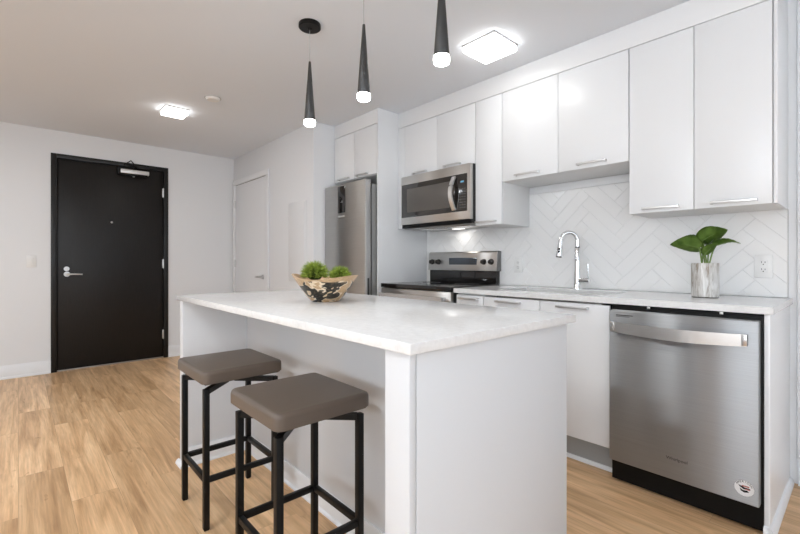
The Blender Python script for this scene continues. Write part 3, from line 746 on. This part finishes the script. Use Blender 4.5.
# ------------------------------------------------------------------ bar stools
def make_stool(label):
    t = thing('bar_stool', label, 'bar stool', (0, 0, 0), 'leather bar stools at the island')
    # cushion: softly crowned pad
    tb = bmesh.new(); bmesh.ops.create_cube(tb, size=1)
    for v in tb.verts: v.co = Vector((v.co.x*0.372, v.co.y*0.350, 0.6255+v.co.z*0.052))
    bmesh.ops.bevel(tb, geom=[e for e in tb.edges if abs(e.verts[0].co.z-e.verts[1].co.z) > 0.01], offset=0.030, segments=5, affect='EDGES', profile=0.5)
    top = [e for e in tb.edges if min(e.verts[0].co.z, e.verts[1].co.z) > 0.64]
    bmesh.ops.bevel(tb, geom=top, offset=0.016, segments=5, affect='EDGES', profile=0.55)
    bot = [e for e in tb.edges if max(e.verts[0].co.z, e.verts[1].co.z) < 0.602]
    bmesh.ops.bevel(tb, geom=bot, offset=0.006, segments=2, affect='EDGES')
    s = obj('seat', B().merge(tb), M['leather'], t, sharp=1.2)
    obj('seat_base', B().box(-0.165, 0.165, -0.158, 0.158, 0.594, 0.601, 0.001), M['black'], t)
    h, r = 0.1485, 0.0115
    for sx in (-1, 1):
        for sy in (-1, 1):
            x, y = sx*h, sy*h
            lb = B().box(x-r, x+r, y-r, y+r, 0.004, 0.575, 0.002)
            lg = obj('leg', lb, M['black_metal'], t)
            obj('glide', B().box(x-0.009, x+0.009, y-0.009, y+0.009, 0, 0.005, 0.001), M['black'], lg)
            obj('top_arm', B().tube([(x-sx*0.006, y-sy*0.006, 0.5645), (sx*0.02, sy*0.02, 0.5645)], 0.01, rect=(0.023, 0.021)), M['black_metal'], t)
    z0, z1 = 0.192, 0.214
    for s_ in (-1, 1):
        obj('footrest_rail', B().box(-h+r, h-r, s_*h-0.009, s_*h+0.009, z0, z1, 0.0015), M['black_metal'], t)
        obj('footrest_rail', B().box(s_*h-0.009, s_*h+0.009, -h+r, h-r, z0, z1, 0.0015), M['black_metal'], t)
    obj('hub', B().box(-0.045, 0.045, -0.045, 0.045, 0.5735, 0.5945, 0.0005), M['black_metal'], t)
    return t
st0 = make_stool('taupe leather bar stool nearer the camera, below the island front')
st0.location = (-1.322, 0.722, 0)
dup(st0, (-1.962, 0.718, 0), 'taupe leather bar stool farther away, nearer the black entry door')

# ------------------------------------------------------------------ pendants
def make_pendant(label):
    t = thing('pendant_lamp', label, 'pendant lamp', (0, 0, ZC), 'black cone pendants over the island')
    z = ZC
    obj('canopy', B().lathe([(0, z), (0.058, z), (0.060, z-0.004), (0.060, z-0.020), (0.056, z-0.024), (0.012, z-0.025), (0.010, z-0.034), (0, z-0.034)], (0, 0, 0), n=48), M['black_metal'], t)
    obj('cord', B().cyl((0, 0, z-0.033), (0, 0, 2.190), 0.0013, n=8, ch=0), mat('pendant_cord', (0.35, 0.35, 0.35), 0.4), t)
    obj('shade', B().lathe([(0, 2.196), (0.0055, 2.196), (0.0065, 2.190), (0.0300, 1.874), (0.0290, 1.872), (0.015, 1.95), (0, 1.95)], (0, 0, 0), n=40), mat('pendant_black', (0.035, 0.035, 0.035), 0.32, spec=0.5), t)
    obj('diffuser', B().lathe([(0, 1.842), (0.020, 1.842), (0.0290, 1.847), (0.0308, 1.856), (0.0303, 1.872), (0.024, 1.875), (0, 1.875)], (0, 0, 0), n=40), M['bulb'], t)
    l = bpy.data.lights.new('pendant_bulb', 'SPOT'); l.energy = 5.0; l.color = (1, 0.985, 0.96); l.shadow_soft_size = 0.022
    l.spot_size = math.radians(150); l.spot_blend = 0.8
    o = bpy.data.objects.new('pendant_bulb', l); C.objects.link(o); o.parent = t; o.location = (0, 0, 1.835-ZC)
    return t
p0 = make_pendant('black cone pendant lamp farthest left, its round black canopy in view')
p0.location = (-2.060, 1.190, ZC)
dup(p0, (-1.570, 1.190, ZC), 'middle black cone pendant lamp of the three over the island')
dup(p0, (-1.084, 1.190, ZC), 'black cone pendant lamp nearest the square ceiling light, cut by the top edge')

# ------------------------------------------------------------------ ceiling lights
def ceiling_light(x, y, s, label, power=0.7, col=(1.0, 0.985, 0.96)):
    t = thing('ceiling_light', label, 'ceiling light', (x, y, ZC), 'square ceiling lights')
    obj('base_plate', B().box(x-s/2-0.004, x+s/2+0.004, y-s/2-0.004, y+s/2+0.004, ZC-0.010, ZC, 0.002), mat('lamp_frame', (0.5, 0.5, 0.5), 0.4, 0.3), t)
    obj('diffuser', B().box(x-s/2, x+s/2, y-s/2, y+s/2, ZC-0.042, ZC-0.009, 0.008, 3), M['glow'], t)
    l = area('ceiling_bulb', (x, y, ZC-0.050), (0, 0, 0), s*0.9, s*0.9, power, col)
    l.location = (0, 0, -0.050); l.parent = t
ceiling_light(-1.533, 2.112, 0.232, 'square white ceiling light glowing in front of the upper cabinets')
ceiling_light(-4.000, 0.998, 0.178, 'square white ceiling light glowing near the black entry door')
ceiling_light(-1.50, -0.60, 0.225, 'added unseen square ceiling light over the living area, for a streak on the dishwasher', 11, (0.95, 0.975, 1.0))  # added lamp, placed to draw a streak on the dishwasher door
ceiling_light(-2.02, -1.00, 0.225, 'added unseen square ceiling light nearer the front wall, for a second dishwasher streak', 8, (0.95, 0.975, 1.0))  # second added lamp, for another dishwasher streak
ceiling_light(-3.60, -1.10, 0.225, 'added unseen square ceiling light over the entry side, brightening the left wall', 24, (0.88, 0.94, 1.0))  # added lamp that lifts the left wall and ceiling
t = thing('smoke_detector', 'small flat white detector on the ceiling beside the far ceiling light', 'smoke detector', (-3.50, 1.15, ZC))
obj('housing', B().lathe([(0, ZC), (0.055, ZC), (0.055, ZC-0.008), (0.045, ZC-0.020), (0, ZC-0.022)], (-3.50, 1.15, 0), n=32), M['plastic'], t)
obj('base_ring', B().lathe([(0.050, ZC), (0.062, ZC), (0.062, ZC-0.006), (0.050, ZC-0.006)], (-3.50, 1.15, 0), n=32), mat('detector_ring', (0.5, 0.5, 0.5), 0.5), t)

# ------------------------------------------------------------------ bowl with grass balls
BX, BYY = -1.676, 1.050
def bowl_rim(a):
    return 0.157+0.010*math.cos(2*a+0.9)+0.007*math.sin(3*a+0.4), 0.114+0.008*math.cos(2*(a-0.84))+0.004*math.cos(3*a)
bm_ = bmesh.new(); n = 72; K = 12; rows = []
for k_ in range(K+1):
    q = k_/K; row = []
    for i in range(n):
        a_ = 2*PI*i/n; R_, H2 = bowl_rim(a_)
        r = 0.062+(R_-0.062)*(q**0.85); row.append(bm_.verts.new((r*math.cos(a_), r*math.sin(a_), H2*q)))
    rows.append(row)
for k_ in range(K, -1, -1):
    q = k_/K; row = []
    for i in range(n):
        a_ = 2*PI*i/n; R_, H2 = bowl_rim(a_)
        r = 0.052+(R_-0.010-0.052)*(q**0.85); row.append(bm_.verts.new((r*math.cos(a_), r*math.sin(a_), 0.012+(H2-0.012)*q)))
    rows.append(row)
for a_, c_ in zip(rows[:-1], rows[1:]):
    for i in range(n): bm_.faces.new([a_[i], a_[(i+1) % n], c_[(i+1) % n], c_[i]])
bm_.faces.new(rows[0][::-1]); bm_.faces.new(rows[-1])
bmesh.ops.recalc_face_normals(bm_, faces=bm_.faces[:])
b = B(); b.merge(bm_, Matrix.Translation((BX, BYY, 0.9155)))
tag(obj('decorative_bowl', b, M['bowl'], base=(BX, BYY, 0.9155)), 'flared wooden bowl with dark charred pockets on the island worktop', 'bowl')
def grass_ball(x, y, z, r, n, label, flat=1.0):
    b = B(); bm = b.bm
    for i in range(n):
        u = random.uniform(-0.35, 1); a_ = random.uniform(0, 2*PI); s = math.sqrt(1-u*u)
        d_ = Vector((s*math.cos(a_), s*math.sin(a_), u*flat))
        side = d_.cross(Vector((random.uniform(-1, 1), random.uniform(-1, 1), random.uniform(-1, 1)))).normalized()
        p0_ = Vector((x, y, z))+d_*r*0.50; L = r*random.uniform(0.42, 0.72); wv = 0.0012
        p1 = p0_+d_*L*0.6+side.cross(d_)*random.uniform(-0.004, 0.004); p2 = p0_+(d_+Vector((random.uniform(-.3, .3), random.uniform(-.3, .3), random.uniform(-.2, .3)))).normalized()*L
        v = [bm.verts.new(q) for q in (p0_-side*wv, p0_+side*wv, p1+side*wv, p1-side*wv, p2)]
        bm.faces.new([v[0], v[1], v[2], v[3]]); bm.faces.new([v[3], v[2], v[4]])
    g_ = tag(obj('grass_ball', b, M['grass'], base=(x, y, z-r)), label, 'artificial plant', 'grass balls in the bowl')
    t = bmesh.new(); bmesh.ops.create_icosphere(t, subdivisions=3, radius=r*0.60)
    obj('core', B().merge(t, Matrix.Translation((x, y, z)) @ Matrix.Diagonal((1, 1, flat, 1))), M['core'], g_)
    return g_
grass_ball(BX-0.037, BYY-0.034, 1.040, 0.062, 1500, 'larger green grass ball on the left side of the wooden bowl', 0.85)
grass_ball(BX+0.060, BYY+0.040, 1.034, 0.049, 1100, 'smaller green grass ball on the right side of the wooden bowl', 0.72)

# ------------------------------------------------------------------ potted plant
PX, PY = -0.560, 2.600
t = thing('potted_plant', 'broad-leaved green plant in a mottled silver pot on the worktop', 'potted plant', (PX, PY, 0.915))
pt = obj('pot', B().lathe([(0, 0.917), (0.054, 0.917), (0.0585, 0.921), (0.0592, 1.00), (0.0590, 1.086), (0.0575, 1.089), (0.0545, 1.086), (0.054, 1.06), (0, 1.06)], (PX, PY, 0), n=56), M['pot'], t)
obj('pot_foot', B().lathe([(0, 0.915), (0.0545, 0.915), (0.0545, 0.9185), (0, 0.9185)], (PX, PY, 0), n=48), M['slot'], pt)
obj('soil', B().lathe([(0, 1.078), (0.04, 1.074), (0.0535, 1.068), (0.0535, 1.058), (0, 1.058)], (PX, PY, 0), n=32), M['soil'], t)
def leaf(base, tip, width, droop, roll, stem_from, nx=16, ny=8):
    base = Vector(base); tip = Vector(tip); ax = tip-base; L = ax.length; d_ = ax.normalized()
    side = d_.cross(Vector((0, 0, 1))).normalized(); up = side.cross(d_).normalized()
    q = Matrix.Rotation(roll, 3, d_); side = q @ side; up = q @ up
    bm = bmesh.new(); g = []
    for i in range(nx+1):
        s = i/nx
        wd = width*(math.sin(PI*min(1, s**0.62))**0.75)*(1-0.15*s) if 0 < s < 1 else 0.0005
        if i == 0: wd = width*0.12
        row = []
        for j in range(-ny//2, ny//2+1):
            r = j/(ny/2)
            back = -0.16*L*abs(r)*(max(0, 0.25-s)/0.25)
            p = base+d_*(L*s+back)+side*(r*wd*0.5)+up*(droop*math.sin(PI*s)+abs(r)**1.5*wd*0.16-0.0012*math.cos(s*34+abs(r)*2)*abs(r))
            row.append(bm.verts.new(p))
        g.append(row)
    for a_, c_ in zip(g[:-1], g[1:]):
        for j in range(len(a_)-1): bm.faces.new([a_[j], a_[j+1], c_[j+1], c_[j]])
    geom = bmesh.ops.solidify(bm, geom=bm.faces[:], thickness=0.0009)
    bmesh.ops.recalc_face_normals(bm, faces=bm.faces[:])
    lf = obj('leaf', B().merge(bm), M['leaf'], t, sharp=1.5)
    sf = Vector(stem_from); mid = (sf+base)/2+Vector((0, 0, 0.02))+(sf-base)*0.12
    pts = []
    for i in range(9):
        q_ = i/8; pts.append((1-q_)**2*sf+2*q_*(1-q_)*mid+q_*q_*base)
    obj('stem', B().tube(pts, 0.0036, n=8).tube([base, base+(tip-base)*0.5+up*droop], [0.0022, 0.0012], n=6), M['stem'], lf)
F = lambda dx_, dy_, z: (PX+dx_, PY+dy_, z)
leaf(F(-0.018, -0.030, 1.168), F(-0.142, -0.055, 1.185), 0.105, 0.014, 0.95, F(-0.012, -0.004, 1.072))
leaf(F(-0.010, 0.020, 1.190), F(-0.118, 0.050, 1.222), 0.075, 0.012, 0.45, F(-0.016, 0.012, 1.072))
leaf(F(-0.018, 0.000, 1.200), F(0.098, -0.030, 1.252), 0.105, 0.016, -0.85, F(0.000, 0.004, 1.072))
leaf(F(0.040, 0.004, 1.175), F(0.146, -0.012, 1.182), 0.056, 0.018, -0.45, F(0.016, 0.000, 1.072))
leaf(F(0.004, -0.022, 1.135), F(0.060, -0.040, 1.186), 0.055, 0.006, -0.6, F(0.010, -0.010, 1.072))
leaf(F(0.010, 0.030, 1.180), F(0.060, 0.070, 1.215), 0.060, 0.010, -0.2, F(0.008, 0.014, 1.072))
